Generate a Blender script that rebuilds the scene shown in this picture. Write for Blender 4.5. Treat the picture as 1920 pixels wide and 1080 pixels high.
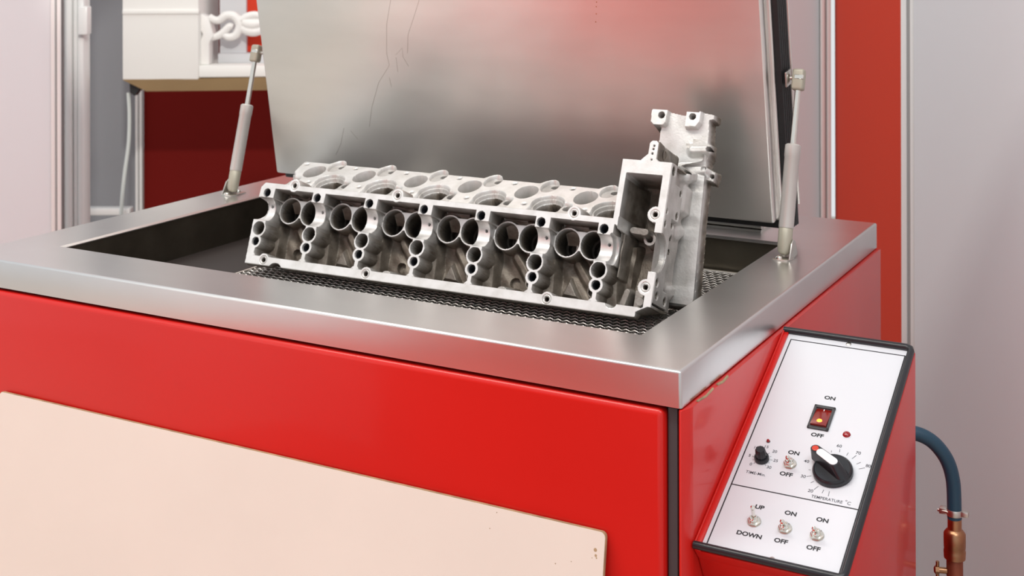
import bpy, bmesh, math, random
import numpy as np
from mathutils import Vector, Matrix

# ------------------------------------------------------------------ scene / camera / light
for o in list(bpy.data.objects):
    bpy.data.objects.remove(o)
SC = bpy.context.scene
COL = SC.collection
ZO = 0.95                                   # height of the washer's rim above the floor
CAM = np.array([0.5553, -1.3949, 0.4801])   # relative to the rim's front right corner
YAW, ROLL = 0.50488, -0.00234
FPX, PY0 = 2489.5, -104.77
FW = np.array([-math.sin(YAW), math.cos(YAW), 0.0])
RI = np.array([math.cos(YAW), math.sin(YAW), 0.0])
UP = np.array([0, 0, 1.0])
cam = bpy.data.cameras.new('camera')
camo = bpy.data.objects.new('camera', cam)
COL.objects.link(camo)
r3 = RI * math.cos(ROLL) + UP * math.sin(ROLL)
u3 = -RI * math.sin(ROLL) + UP * math.cos(ROLL)
M = Matrix.Identity(4)
for i in range(3):
    M[i][0] = r3[i]; M[i][1] = u3[i]; M[i][2] = -FW[i]
    M[i][3] = CAM[i] + (ZO if i == 2 else 0)
camo.matrix_world = M
cam.sensor_width = 36.0
cam.lens = FPX / 1920 * 36
cam.shift_y = (PY0 - 540) / 1920
cam.dof.use_dof = True
cam.dof.focus_distance = 1.72
cam.dof.aperture_fstop = 10.0
cam.clip_start = 0.05
SC.camera = camo

SC.view_settings.view_transform = 'Standard'
SC.view_settings.look = 'None'
SC.view_settings.gamma = 1.0
SC.view_settings.use_curve_mapping = False
SC.view_settings.exposure = 0.22

W = bpy.data.worlds.new('hall')
SC.world = W
W.use_nodes = True
W.node_tree.nodes['Background'].inputs[0].default_value = (0.825, 0.855, 0.88, 1)
W.node_tree.nodes['Background'].inputs[1].default_value = 0.80


def area(name, loc, target, size, power, color):
    l = bpy.data.lights.new(name, 'AREA')
    l.energy = power
    l.color = color
    l.shape = 'RECTANGLE'
    l.size, l.size_y = size
    o = bpy.data.objects.new(name, l)
    COL.objects.link(o)
    o.location = (loc[0], loc[1], loc[2] + ZO)
    d = Vector(target) - Vector(loc)
    o.rotation_euler = d.to_track_quat('-Z', 'Y').to_euler()
    return o


area('ceiling_lamp_front', (-0.9, -0.75, 2.3), (-0.9, -0.55, 0.0), (2.6, 0.35), 40, (1.0, 0.93, 0.85))
area('ceiling_lamp_right', (1.2, -1.2, 2.3), (0.1, 0.3, -0.1), (0.7, 0.5), 14, (0.97, 0.98, 1.0))
area('ceiling_lamp_back', (-1.9, 1.3, 2.4), (-1.9, 1.4, 0.0), (1.0, 0.6), 10, (1.0, 0.94, 0.86))
area('reflection_fill_aisle', (-3.6, -2.3, 2.2), (-3.7, -3.6, 0.5), (1.6, 0.4), 85, (1.0, 0.93, 0.84))  # added fill on the unseen aisle wall, brightens the lid's reflection
# spotlight on the booth opposite, high over the aisle
spl = bpy.data.lights.new('spot_lamp', 'SPOT')
spl.energy = 330; spl.color = (1.0, 0.95, 0.88); spl.spot_size = math.radians(10.6); spl.spot_blend = 0.25; spl.shadow_soft_size = 0.06
spo = bpy.data.objects.new('spot_lamp', spl); COL.objects.link(spo)
_p = CAM + FW * -0.4 + RI * 0.1; _t = CAM + FW * 5.1 + RI * -1.24
spo.location = (_p[0], _p[1], 1.9 + ZO)
spo.rotation_euler = (Vector((_t[0], _t[1], -0.15)) - Vector((_p[0], _p[1], 1.9))).to_track_quat('-Z', 'Y').to_euler()

# ------------------------------------------------------------------ materials
MATS = {}


def mat(name, color, rough=0.5, metal=0.0, noise=None, bump=None, coat=0.0, emit=None, aniso=None, spec=None,
        trans=0.0):
    """noise=(scale, amount, stretch(x,y,z)) mottles the colour; bump=(scale, strength, stretch)"""
    m = bpy.data.materials.new(name)
    m.use_nodes = True
    nt = m.node_tree
    b = nt.nodes['Principled BSDF']
    b.inputs['Base Color'].default_value = (*color, 1)
    b.inputs['Roughness'].default_value = rough
    b.inputs['Metallic'].default_value = metal
    b.inputs['Coat Weight'].default_value = coat
    b.inputs['Coat Roughness'].default_value = 0.08
    b.inputs['Transmission Weight'].default_value = trans
    if spec is not None:
        b.inputs['Specular IOR Level'].default_value = spec
    tc = nt.nodes.new('ShaderNodeTexCoord')

    def ntex(scale, stretch, detail=4):
        mp = nt.nodes.new('ShaderNodeMapping')
        mp.inputs['Scale'].default_value = stretch
        nt.links.new(tc.outputs['Object'], mp.inputs[0])
        n = nt.nodes.new('ShaderNodeTexNoise')
        n.inputs['Scale'].default_value = scale
        n.inputs['Detail'].default_value = detail
        nt.links.new(mp.outputs[0], n.inputs['Vector'])
        return n
    if noise:
        n = ntex(noise[0], noise[2] if len(noise) > 2 else (1, 1, 1))
        rp = nt.nodes.new('ShaderNodeMapRange')
        rp.inputs[1].default_value = 0.3; rp.inputs[2].default_value = 0.7
        rp.inputs[3].default_value = 1 - noise[1]; rp.inputs[4].default_value = 1 + noise[1] * 0.6
        nt.links.new(n.outputs[0], rp.inputs[0])
        mx = nt.nodes.new('ShaderNodeMix'); mx.data_type = 'RGBA'; mx.blend_type = 'MULTIPLY'
        mx.inputs[0].default_value = 1.0
        mx.inputs[6].default_value = (*color, 1)
        nt.links.new(rp.outputs[0], mx.inputs[7])
        nt.links.new(mx.outputs[2], b.inputs['Base Color'])
    if bump:
        n = ntex(bump[0], bump[2] if len(bump) > 2 else (1, 1, 1), 3)
        bp = nt.nodes.new('ShaderNodeBump')
        bp.inputs['Strength'].default_value = bump[1]
        bp.inputs['Distance'].default_value = bump[3] if len(bump) > 3 else 0.002
        nt.links.new(n.outputs[0], bp.inputs['Height'])
        nt.links.new(bp.outputs[0], b.inputs['Normal'])
    if aniso:
        b.inputs['Anisotropic'].default_value = aniso[0]
        tg = nt.nodes.new('ShaderNodeCombineXYZ')
        for i in range(3): tg.inputs[i].default_value = aniso[1][i]
        nt.links.new(tg.outputs[0], b.inputs['Tangent'])
    if emit:
        b.inputs['Emission Color'].default_value = (*emit[0], 1)
        b.inputs['Emission Strength'].default_value = emit[1]
    MATS[name] = m
    return m


mat('red_paint', (0.63, 0.012, 0.008), 0.32, 0, noise=(3, 0.05), bump=(60, 0.03), coat=0.22, spec=0.35)
mat('steel', (0.80, 0.78, 0.745), 0.36, 1.0, noise=(7, 0.10, (0.3, 1, 1)), bump=(4, 0.30, (0.7, 1, 1), 0.02), aniso=(0.75, (0, -0.177, 0.984)))
mat('steel_rim', (0.72, 0.715, 0.71), 0.30, 1.0, noise=(5, 0.08, (0.5, 1, 1)), bump=(6, 0.12, (0.5, 1, 1), 0.004))
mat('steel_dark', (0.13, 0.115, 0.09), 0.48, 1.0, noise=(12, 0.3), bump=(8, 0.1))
mat('scratch', (0.22, 0.18, 0.14), 0.6)
mat('rust', (0.35, 0.13, 0.03), 0.7)
mat('rubber', (0.012, 0.012, 0.013), 0.45, bump=(200, 0.1))
mat('dark_gap', (0.03, 0.022, 0.02), 0.6)
mat('cream_board', (0.83, 0.765, 0.68), 0.42, noise=(4, 0.03))
mat('board_edge', (0.42, 0.30, 0.17), 0.7, noise=(60, 0.3))
mat('white_plate', (0.70, 0.72, 0.76), 0.35)
mat('print_black', (0.012, 0.012, 0.016), 0.5)
mat('print_grey', (0.05, 0.05, 0.065), 0.5)
mat('plastic_black', (0.014, 0.015, 0.019), 0.3, bump=(300, 0.05))
mat('plastic_grey', (0.055, 0.057, 0.06), 0.45)
mat('plastic_white', (0.8, 0.82, 0.85), 0.35)
mat('red_lens', (0.30, 0.004, 0.006), 0.12, coat=0.6)
mat('rocker_lens', (0.22, 0.010, 0.006), 0.15, coat=0.6)
mat('rocker_glow', (0.8, 0.2, 0.02), 0.2, emit=((1.0, 0.28, 0.03), 2.2))
mat('red_cap', (0.60, 0.045, 0.02), 0.4)
mat('chrome', (0.78, 0.76, 0.70), 0.14, 1.0)
mat('zinc', (0.62, 0.60, 0.56), 0.34, 1.0)
mat('strut_paint', (0.56, 0.54, 0.51), 0.36, 0.3)
mat('strut_end', (0.42, 0.40, 0.32), 0.42, 0.25)
mat('wire', (0.75, 0.72, 0.68), 0.36, 1.0)
mat('hose_blue', (0.012, 0.055, 0.095), 0.45, bump=(120, 0.1))
mat('brass', (0.45, 0.24, 0.13), 0.32, 1.0, noise=(30, 0.3))
mat('copper', (0.30, 0.09, 0.05), 0.5, 0.6, noise=(25, 0.3))
mat('wall_white', (0.69, 0.705, 0.735), 0.55, noise=(1.2, 0.02))
mat('wall_grey', (0.62, 0.63, 0.65), 0.55)
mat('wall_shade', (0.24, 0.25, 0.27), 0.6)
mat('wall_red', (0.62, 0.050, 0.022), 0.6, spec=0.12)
mat('wall_red_shaded', (0.15, 0.006, 0.004), 0.6, spec=0.1)  # red panel darkened, the display case's shadow put into its colour
mat('post_white', (0.78, 0.78, 0.77), 0.3)
mat('post_groove', (0.36, 0.36, 0.36), 0.5)
mat('case_white', (0.83, 0.82, 0.79), 0.45)
mat('case_wood', (0.47, 0.32, 0.16), 0.5, noise=(8, 0.1, (0.2, 1, 1)))
mat('plaster', (0.82, 0.81, 0.79), 0.5)
mat('floor_beige', (0.50, 0.46, 0.40), 0.5, noise=(6, 0.08))
mat('carpet_red', (0.62, 0.045, 0.030), 0.9, noise=(60, 0.2))
mat('cable', (0.62, 0.66, 0.64), 0.5)


def alu():
    m = bpy.data.materials.new('cast_aluminium')
    m.use_nodes = True
    nt = m.node_tree
    b = nt.nodes['Principled BSDF']
    at = nt.nodes.new('ShaderNodeAttribute'); at.attribute_name = 'machined'
    tc = nt.nodes.new('ShaderNodeTexCoord')
    n = nt.nodes.new('ShaderNodeTexNoise'); n.inputs['Scale'].default_value = 45; n.inputs['Detail'].default_value = 5
    nt.links.new(tc.outputs['Object'], n.inputs['Vector'])
    cr = nt.nodes.new('ShaderNodeValToRGB')
    cr.color_ramp.elements[0].position = 0.32; cr.color_ramp.elements[0].color = (0.10, 0.081, 0.062, 1)
    cr.color_ramp.elements[1].position = 0.66; cr.color_ramp.elements[1].color = (0.25, 0.22, 0.182, 1)
    nt.links.new(n.outputs[0], cr.inputs[0])
    cm = nt.nodes.new('ShaderNodeValToRGB')
    cm.color_ramp.elements[0].position = 0.3; cm.color_ramp.elements[0].color = (0.72, 0.71, 0.68, 1)
    cm.color_ramp.elements[1].position = 0.6; cm.color_ramp.elements[1].color = (0.86, 0.855, 0.84, 1)
    nt.links.new(n.outputs[0], cm.inputs[0])
    mx = nt.nodes.new('ShaderNodeMix'); mx.data_type = 'RGBA'
    nt.links.new(at.outputs['Fac'], mx.inputs[0])
    nt.links.new(cr.outputs[0], mx.inputs[6]); nt.links.new(cm.outputs[0], mx.inputs[7])
    oi = nt.nodes.new('ShaderNodeMath'); oi.operation = 'MULTIPLY'; oi.inputs[1].default_value = -1.0; oi.use_clamp = True
    nt.links.new(at.outputs['Fac'], oi.inputs[0])
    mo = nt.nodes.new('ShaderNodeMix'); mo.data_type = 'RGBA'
    mo.inputs[7].default_value = (0.022, 0.019, 0.016, 1)       # bores and holes: oily walls, plus shade of their depth painted in
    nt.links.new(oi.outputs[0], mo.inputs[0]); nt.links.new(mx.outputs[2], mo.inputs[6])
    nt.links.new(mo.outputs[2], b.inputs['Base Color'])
    mr = nt.nodes.new('ShaderNodeMapRange')
    mr.inputs[3].default_value = 0.50; mr.inputs[4].default_value = 0.34
    nt.links.new(at.outputs['Fac'], mr.inputs[0]); nt.links.new(mr.outputs[0], b.inputs['Roughness'])
    b.inputs['Metallic'].default_value = 0.45
    n2 = nt.nodes.new('ShaderNodeTexNoise'); n2.inputs['Scale'].default_value = 320; n2.inputs['Detail'].default_value = 3
    nt.links.new(tc.outputs['Object'], n2.inputs['Vector'])
    bp = nt.nodes.new('ShaderNodeBump'); bp.inputs['Distance'].default_value = 0.0012
    ms = nt.nodes.new('ShaderNodeMapRange'); ms.inputs[3].default_value = 0.45; ms.inputs[4].default_value = 0.12
    nt.links.new(at.outputs['Fac'], ms.inputs[0]); nt.links.new(ms.outputs[0], bp.inputs['Strength'])
    nt.links.new(n2.outputs[0], bp.inputs['Height']); nt.links.new(bp.outputs[0], b.inputs['Normal'])
    MATS['cast_aluminium'] = m


alu()

# ------------------------------------------------------------------ object helpers


def tag(o, label=None, cat=None, group=None, kind=None):
    if label: o['label'] = label
    if cat: o['category'] = cat
    if group: o['group'] = group
    if kind: o['kind'] = kind
    return o


def empty(name, loc, label, cat, group=None):
    o = bpy.data.objects.new(name, None)
    COL.objects.link(o)
    o.location = (loc[0], loc[1], loc[2] + ZO)
    o.empty_display_size = 0.05
    o['origin'] = [loc[0], loc[1], loc[2]]
    return tag(o, label, cat, group)


def root_origin(p):
    while p is not None:
        if 'origin' in p:
            return np.array(p['origin'])
        p = p.parent
    return None


def basis(d):
    d = np.array(d, float); d /= np.linalg.norm(d)
    a = np.array([0, 0, 1.0]) if abs(d[2]) < 0.9 else np.array([1.0, 0, 0])
    x = np.cross(a, d); x /= np.linalg.norm(x)
    return x, np.cross(d, x), d


class MB:
    """collects shapes (coordinates relative to the rim's front right corner), builds ONE mesh object"""

    def __init__(self):
        self.v = []; self.f = []; self.mi = []; self.sm = []

    def add(self, vs, fs, mi=0, smooth=False):
        o = len(self.v)
        self.v += [tuple(map(float, p)) for p in vs]
        self.f += [tuple(i + o for i in f) for f in fs]
        self.mi += [mi] * len(fs); self.sm += [smooth] * len(fs)
        return self

    def box(self, a, b, bev=0.0, seg=2, mi=0, frame=None):
        bm = bmesh.new()
        bmesh.ops.create_cube(bm, size=1.0)
        for v in bm.verts:
            v.co = Vector([(a[i] + b[i]) / 2 + v.co[i] * (b[i] - a[i]) for i in range(3)])
        if bev:
            bmesh.ops.bevel(bm, geom=bm.edges[:], offset=bev, segments=seg, affect='EDGES', profile=0.5)
        return self.bm(bm, mi, frame)

    def bm(self, bm, mi=0, frame=None, smooth=False):
        bm.verts.index_update()
        vs = [np.array(v.co) for v in bm.verts]
        if frame is not None:
            O, X, Y, Z = [np.array(q, float) for q in frame]
            vs = [O + X * p[0] + Y * p[1] + Z * p[2] for p in vs]
        fs = [[v.index for v in f.verts] for f in bm.faces]
        bm.free()
        return self.add(vs, fs, mi, smooth)

    def prism(self, poly, O, X, Y, N, h0, h1, mi=0, bev=0.0):
        """polygon in the (X,Y) frame at O extruded along N from h0 to h1"""
        O, X, Y, N = [np.array(q, float) for q in (O, X, Y, N)]
        bm = bmesh.new()
        vs = [bm.verts.new((p[0], p[1], h0)) for p in poly]
        f = bm.faces.new(vs)
        r = bmesh.ops.extrude_face_region(bm, geom=[f])
        for e in r['geom']:
            if isinstance(e, bmesh.types.BMVert):
                e.co.z = h1
        bmesh.ops.recalc_face_normals(bm, faces=bm.faces[:])
        if bev:
            bmesh.ops.bevel(bm, geom=bm.edges[:], offset=bev, segments=2, affect='EDGES', profile=0.5)
        return self.bm(bm, mi, (O, X, Y, N))

    def lathe(self, base, axis, prof, n=24, mi=0, cap=True, ux=None):
        """prof: list of (radius, distance along axis)"""
        x, y, d = basis(axis)
        if ux is not None:
            x = np.array(ux, float); y = np.cross(d, x)
        base = np.array(base, float)
        vs = []
        for r, h in prof:
            for k in range(n):
                a = 2 * math.pi * k / n
                vs.append(base + d * h + (x * math.cos(a) + y * math.sin(a)) * r)
        fs = []
        for i in range(len(prof) - 1):
            for k in range(n):
                k2 = (k + 1) % n
                fs.append((i * n + k, i * n + k2, (i + 1) * n + k2, (i + 1) * n + k))
        self.add(vs, fs, mi, True)
        if cap:
            self.add(vs[:n], [tuple(range(n))[::-1]], mi)
            self.add(vs[-n:], [tuple(range(n))], mi)
        return self

    def cyl(self, a, b, r, r2=None, n=20, mi=0):
        a = np.array(a, float); b = np.array(b, float)
        L = np.linalg.norm(b - a)
        return self.lathe(a, b - a, [(r, 0), (r2 if r2 is not None else r, L)], n, mi)

    def tube(self, pts, r, n=10, mi=0, cap=True):
        pts = [np.array(p, float) for p in pts]
        vs = []; px = None
        for i, p in enumerate(pts):
            d = pts[min(i + 1, len(pts) - 1)] - pts[max(i - 1, 0)]
            d /= np.linalg.norm(d)
            if px is None:
                x, y, _ = basis(d)
            else:
                x = px - d * (px @ d); x /= np.linalg.norm(x); y = np.cross(d, x)
            px = x
            rr = r[i] if hasattr(r, '__len__') else r
            for k in range(n):
                a = 2 * math.pi * k / n
                vs.append(p + (x * math.cos(a) + y * math.sin(a)) * rr)
        fs = []
        for i in range(len(pts) - 1):
            for k in range(n):
                k2 = (k + 1) % n
                fs.append((i * n + k, i * n + k2, (i + 1) * n + k2, (i + 1) * n + k))
        self.add(vs, fs, mi, True)
        if cap:
            self.add(vs[:n], [tuple(range(n))[::-1]], mi)
            self.add(vs[-n:], [tuple(range(n))], mi)
        return self

    def build(self, name, mats, parent=None, label=None, kind=None):
        if isinstance(mats, str): mats = [mats]
        me = bpy.data.meshes.new(name)
        org = root_origin(parent) if parent is not None else None
        if org is None:
            arr = np.array(self.v); org = np.array([*(arr.min(0) + arr.max(0))[:2] / 2, arr.min(0)[2]])
            loc = org + [0, 0, ZO]
        else:
            loc = (0, 0, 0)
        me.from_pydata([tuple(np.array(p) - org) for p in self.v], [], self.f)
        for m in mats: me.materials.append(MATS[m])
        me.polygons.foreach_set('material_index', self.mi)
        me.polygons.foreach_set('use_smooth', self.sm)
        me.update()
        try:
            me.set_sharp_from_angle(angle=math.radians(40))
        except Exception:
            pass
        o = bpy.data.objects.new(name, me)
        COL.objects.link(o)
        if parent is not None: o.parent = parent
        o.location = loc
        return tag(o, label, kind=kind)


def struct(o):
    o['kind'] = 'structure'
    return o


def bg(x, y, z):
    """booth frame: metres to the right of / beyond the viewpoint, from a bearing at distance z"""
    return CAM + FW * z + RI * ((x - 960) * z / FPX) + UP * ((PY0 - y) * z / FPX)


def bl(r, z, h):
    """booth frame (walls run square to it): r right, z away, h above the rim"""
    p = CAM + FW * z + RI * r
    return np.array([p[0], p[1], h])


def slab(mb, r0, z0, r1, z1, h0, h1, t=0.02, mi=0):
    """upright panel between two plan points of the booth frame, thickness t away from the viewer's side"""
    a, b = bl(r0, z0, h0), bl(r1, z1, h0)
    X = (b - a); L = np.linalg.norm(X); X /= L
    N = np.cross(X, UP)
    return mb.prism([(0, 0), (L, 0), (L, h1 - h0), (0, h1 - h0)], a, X, UP, -N, 0, t, mi)


def post(mb, r, z, w, h0, h1, dirx, mi=0, mg=1):
    """aluminium system post with two grooves"""
    d = np.array(dirx, float); n = np.cross(d, UP)
    c = bl(r, z, 0)
    mb.prism([(-w / 2, h0), (w / 2, h0), (w / 2, h1), (-w / 2, h1)], c, d, UP, n, -0.012, 0.008, mg)
    for a, b in ((-0.5, -0.10), (0.12, 0.5)):
        mb.prism([(w * a, h0), (w * b, h0), (w * b, h1), (w * a, h1)], c, d, UP, n, -0.012, 0.013, mi, 0.002)


# ------------------------------------------------------------------ the setting
FZ = -ZO
TOP = 2.2
m = MB(); m.box((-7, -5, FZ - 0.05), (5, 5.5, FZ)); struct(m.build('floor', 'floor_beige'))
m = MB(); m.box((-3.05, -3.58, FZ + 0.0005), (1.0, -1.3, FZ + 0.006)); struct(m.build('floor', 'carpet_red'))

HW = 1.6
m = MB(); m.box((-2.3, -3.64, FZ), (-0.1, -3.6, HW)); struct(m.build('wall_aisle', 'wall_red'))
m = MB(); m.box((-4.6, -3.64, FZ), (-2.34, -3.6, HW)); struct(m.build('wall_aisle.001', 'wall_white'))
m = MB(); slab(m, -0.55, 3.56, 0.835, 3.56, FZ, HW); struct(m.build('wall_back', 'wall_grey'))
m = MB(); slab(m, 0.865, 3.56, 0.865, 2.92, FZ, HW); struct(m.build('wall_right', 'wall_red'))
m = MB(); slab(m, 0.865, 2.86, 0.865, 0.6, FZ, HW); struct(m.build('wall_right.001', 'wall_white'))
m = MB(); post(m, 0.836, 3.55, 0.027, FZ, HW, RI); struct(m.build('trim_1', ['post_white', 'post_groove']))
m = MB(); post(m, 0.862, 2.885, 0.031, FZ, HW, RI * 0.9 + FW * -0.43); struct(m.build('trim_2', ['post_white', 'post_groove']))
m = MB(); slab(m, -1.75, 3.2, -1.108, 3.2, FZ, HW); struct(m.build('wall_left', 'wall_white'))
m = MB(); post(m, -1.096, 3.2, 0.024, FZ, HW, RI); struct(m.build('trim_3', ['post_white', 'post_groove']))
zz = 3.6
m = MB()
for a, b, c in ((112, 126, .02), (127, 140, .03), (141, 150, .022), (151, 163, .032)):
    m.prism([((a - 960) * zz / FPX, FZ), ((b - 960) * zz / FPX, FZ), ((b - 960) * zz / FPX, HW), ((a - 960) * zz / FPX, HW)],
            bl(0, zz, 0), RI, UP, -FW, -0.03, c, 0, 0.006)
struct(m.build('trim_4', 'post_white'))
m = MB(); m.prism([(-0.012, 0), (0.012, 0), (0.012, 0.075), (-0.012, 0.075)], bg(161, 62, 3.57), RI, UP, -FW, -0.01, 0.03, 0, 0.003)
struct(m.build('trim_5', 'post_white'))
zf = 5.2
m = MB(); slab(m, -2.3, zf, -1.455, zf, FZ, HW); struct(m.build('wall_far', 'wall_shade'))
m = MB(); slab(m, -1.43, zf - 0.05, 0.2, zf - 0.05, FZ, HW); struct(m.build('wall_far.001', 'wall_red_shaded'))
m = MB(); post(m, -1.444, zf - 0.06, 0.026, FZ, HW, RI); struct(m.build('trim_6', ['post_white', 'post_groove']))
m = MB(); m.prism([(0, 0), (0.16, 0), (0.16, 0.025), (0, 0.025)], bg(165, 399, 4.9), RI, UP, -FW, -0.02, 0.03, 0, 0.003)
struct(m.build('trim_7', 'post_white'))

# ------------------------------------------------------------------ display case in the background
zc = 4.3


def lat(x, z=zc): return (x - 960) * z / FPX
def hgt(y, z=zc): return CAM[2] + (PY0 - y) * z / FPX


case = empty('display_case', bl(lat(330), zc, hgt(172)), 'white display case with a tan sloping underside in front of the shaded red wall', 'display case')
c0 = bl(0, zc, 0)
m = MB(); m.prism([(lat(229), hgt(148)), (lat(372), hgt(148)), (lat(372), hgt(-180)), (lat(229), hgt(-180))], c0, RI, UP, FW, 0, 0.30, 0, 0.004)
m.build('side_block', 'case_white', case)
m = MB(); m.prism([(lat(230), hgt(24.5)), (lat(373), hgt(24.5)), (lat(373), hgt(17)), (lat(230), hgt(17))], c0, RI, UP, FW, -0.006, 0.02, 0, 0.001)
m.build('ledge', 'case_white', case)
m = MB(); m.prism([(lat(372), hgt(144)), (lat(640), hgt(142)), (lat(640), hgt(122)), (lat(372), hgt(122))], c0, RI, UP, FW, 0, 0.30, 0, 0.003)
m.build('shelf', 'case_white', case)
m = MB()
A = [bl(lat(229), zc, hgt(148)), bl(lat(640), zc, hgt(142)), bl(lat(640), zc + 0.3, hgt(142)), bl(lat(229), zc + 0.3, hgt(148))]
B = [bl(lat(266), zc + 0.05, hgt(173)), bl(lat(640), zc + 0.05, hgt(170)), bl(lat(640), zc + 0.3, hgt(170)), bl(lat(266), zc + 0.3, hgt(173))]
m.add(A + B, [(0, 1, 5, 4), (1, 2, 6, 5), (2, 3, 7, 6), (3, 0, 4, 7), (0, 3, 2, 1), (4, 5, 6, 7)])
m.build('base', 'case_wood', case)
m = MB(); m.prism([(lat(232), hgt(150)), (lat(247), hgt(150)), (lat(253), hgt(168)), (lat(242), hgt(182)), (lat(233), hgt(176))], bl(0, zc + 0.06, 0), RI, UP, FW, 0, 0.04)
m.build('bracket', 'rubber', case)
m = MB(); m.prism([(lat(394), hgt(122)), (lat(445), hgt(122)), (lat(445), hgt(-180)), (lat(394), hgt(-180))], bl(0, zc + 0.14, 0), RI, UP, FW, 0, 0.02)
m.build('back_panel', 'wall_grey', case)
m = MB(); m.prism([(lat(444), hgt(103)), (lat(650), hgt(103)), (lat(650), hgt(-180)), (lat(444), hgt(-180))], bl(0, zc + 0.16, 0), RI, UP, FW, 0, 0.02)
m.build('back_panel', 'wall_red', case)
m = MB(); m.prism([(lat(395), hgt(122)), (lat(640), hgt(122)), (lat(640), hgt(104)), (lat(395), hgt(104))], bl(0, zc + 0.10, 0), RI, UP, FW, 0, 0.06, 0, 0.002)
m.build('rear_ledge', 'wall_grey', case)

orn = empty('carved_ornament', bl(lat(400), zc + 0.06, hgt(122)), 'white carved scroll ornament standing in the display case', 'ornament')
zo = zc + 0.055


def op(x, y, dz=0.0): return bl((x - 960) * zo / FPX, zo + dz, CAM[2] + (PY0 - y) * zo / FPX)


m = MB(); m.prism([((x - 960) * zo / FPX, CAM[2] + (PY0 - y) * zo / FPX) for x, y in ((377, 119), (394, 119), (394, 78), (402, 66), (392, 30), (378, 24), (374, 44), (382, 62), (377, 80))], bl(0, zo, 0), RI, UP, FW, -0.02, 0.04, 0, 0.003)
m.build('pillar', 'plaster', orn)


def spline(ctrl, n=10):
    P = [np.array(c, float) for c in ctrl]
    P = [2 * P[0] - P[1]] + P + [2 * P[-1] - P[-2]]
    out = []
    for i in range(1, len(P) - 2):
        for k in range(n):
            t = k / n
            a, b, c, d = P[i - 1:i + 3]
            out.append(0.5 * ((2 * b) + (c - a) * t + (2 * a - 5 * b + 4 * c - d) * t * t + (3 * b - 3 * c + d - a) * t ** 3))
    out.append(P[-2])
    return out


for pts, r in (([(392, 30), (402, 36), (412, 36), (424, 28), (440, 30), (449, 46), (442, 64), (428, 68), (418, 62)], 0.015),
               ([(396, 70), (408, 66), (420, 58), (430, 48), (436, 50)], 0.013),
               ([(440, 28), (452, 36), (464, 30), (478, 27), (492, 30)], 0.014),
               ([(452, 50), (464, 56), (478, 58), (494, 54)], 0.017),
               ([(455, 40), (470, 44), (490, 42)], 0.020),
               ([(376, 30), (384, 48), (390, 60), (382, 76)], 0.011)):
    sp = spline([op(x, y) for x, y in pts], 8)
    k = len(sp)
    MB().tube(sp, [r * (0.75 + 0.25 * math.sin(math.pi * i / (k - 1))) for i in range(k)], 10).build('scroll', 'plaster', orn)
o = MB().tube(spline([bg(240, 172, 4.38), bg(242, 215, 4.38), bg(240, 270, 4.38), bg(232, 330, 4.38), bg(226, 400, 4.38), bg(224, 520, 4.38), bg(226, 700, 4.38)], 8), 0.006, 8).build('power_cable', 'cable')
tag(o, 'pale cable hanging below the white display case', 'cable')

# ------------------------------------------------------------------ the parts washer
TW, TD, TH = 1.2, 0.9045, 0.042
BLt, BR, BF, BY = 0.0999, 0.0951, 0.108, 0.68      # borders of the opening; its back edge at BY
SX, SY = 0.007, -0.003                              # side and front planes of the red body
wash = empty('parts_washer', (-0.6, 0.45, FZ), 'red parts washer with a stainless rim and an open lid', 'parts washer')

# rim: one folded sheet, rounded corners
bm = bmesh.new()
bmesh.ops.create_cube(bm, size=1.0)
for v in bm.verts:
    v.co = Vector((-TW / 2 + v.co.x * TW, TD / 2 + v.co.y * TD, -TH / 2 + v.co.z * TH))
ed = [e for e in bm.edges if not (e.verts[0].co.z < -TH * 0.9 and e.verts[1].co.z < -TH * 0.9)]
bmesh.ops.bevel(bm, geom=ed, offset=0.0035, segments=3, affect='EDGES', profile=0.5)
bmesh.ops.delete(bm, geom=[f for f in bm.faces if abs(f.normal.z) > 0.99], context='FACES')
bm.verts.ensure_lookup_table()
m = MB().bm(bm, 0, None, True)
e = 0.0035
x0, x1, y0, y1 = -TW + e, -e, e, TD - e
ix0, ix1, iy0, iy1 = -TW + BLt, -BR, BF, BY
hole = [(ix0, iy0), (ix1, iy0), (ix1, iy1), (ix0, iy1)]
outer = [(x0, y0), (x1, y0), (x1, y1), (x0, y1)]
d = 0.003
vs = [(x, y, 0) for x, y in outer] + [(x, y, 0) for x, y in hole]
s4 = [(-1, -1), (1, -1), (1, 1), (-1, 1)]
vs += [(x - d * 0.3 * sx, y - d * 0.3 * sy, -d * 0.3) for (x, y), (sx, sy) in zip(hole, s4)]
vs += [(x - d * sx, y - d * sy, -d) for (x, y), (sx, sy) in zip(hole, s4)]
vs += [(x - d * sx, y - d * sy, -0.0045) for (x, y), (sx, sy) in zip(hole, s4)]
fs = []
for a in range(4):
    b = (a + 1) % 4
    for l in range(4):
        fs.append((l * 4 + a, l * 4 + b, (l + 1) * 4 + b, (l + 1) * 4 + a))
m.add(vs, fs)
m.build('rim', 'steel_rim', wash, 'brushed stainless steel rim')

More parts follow.
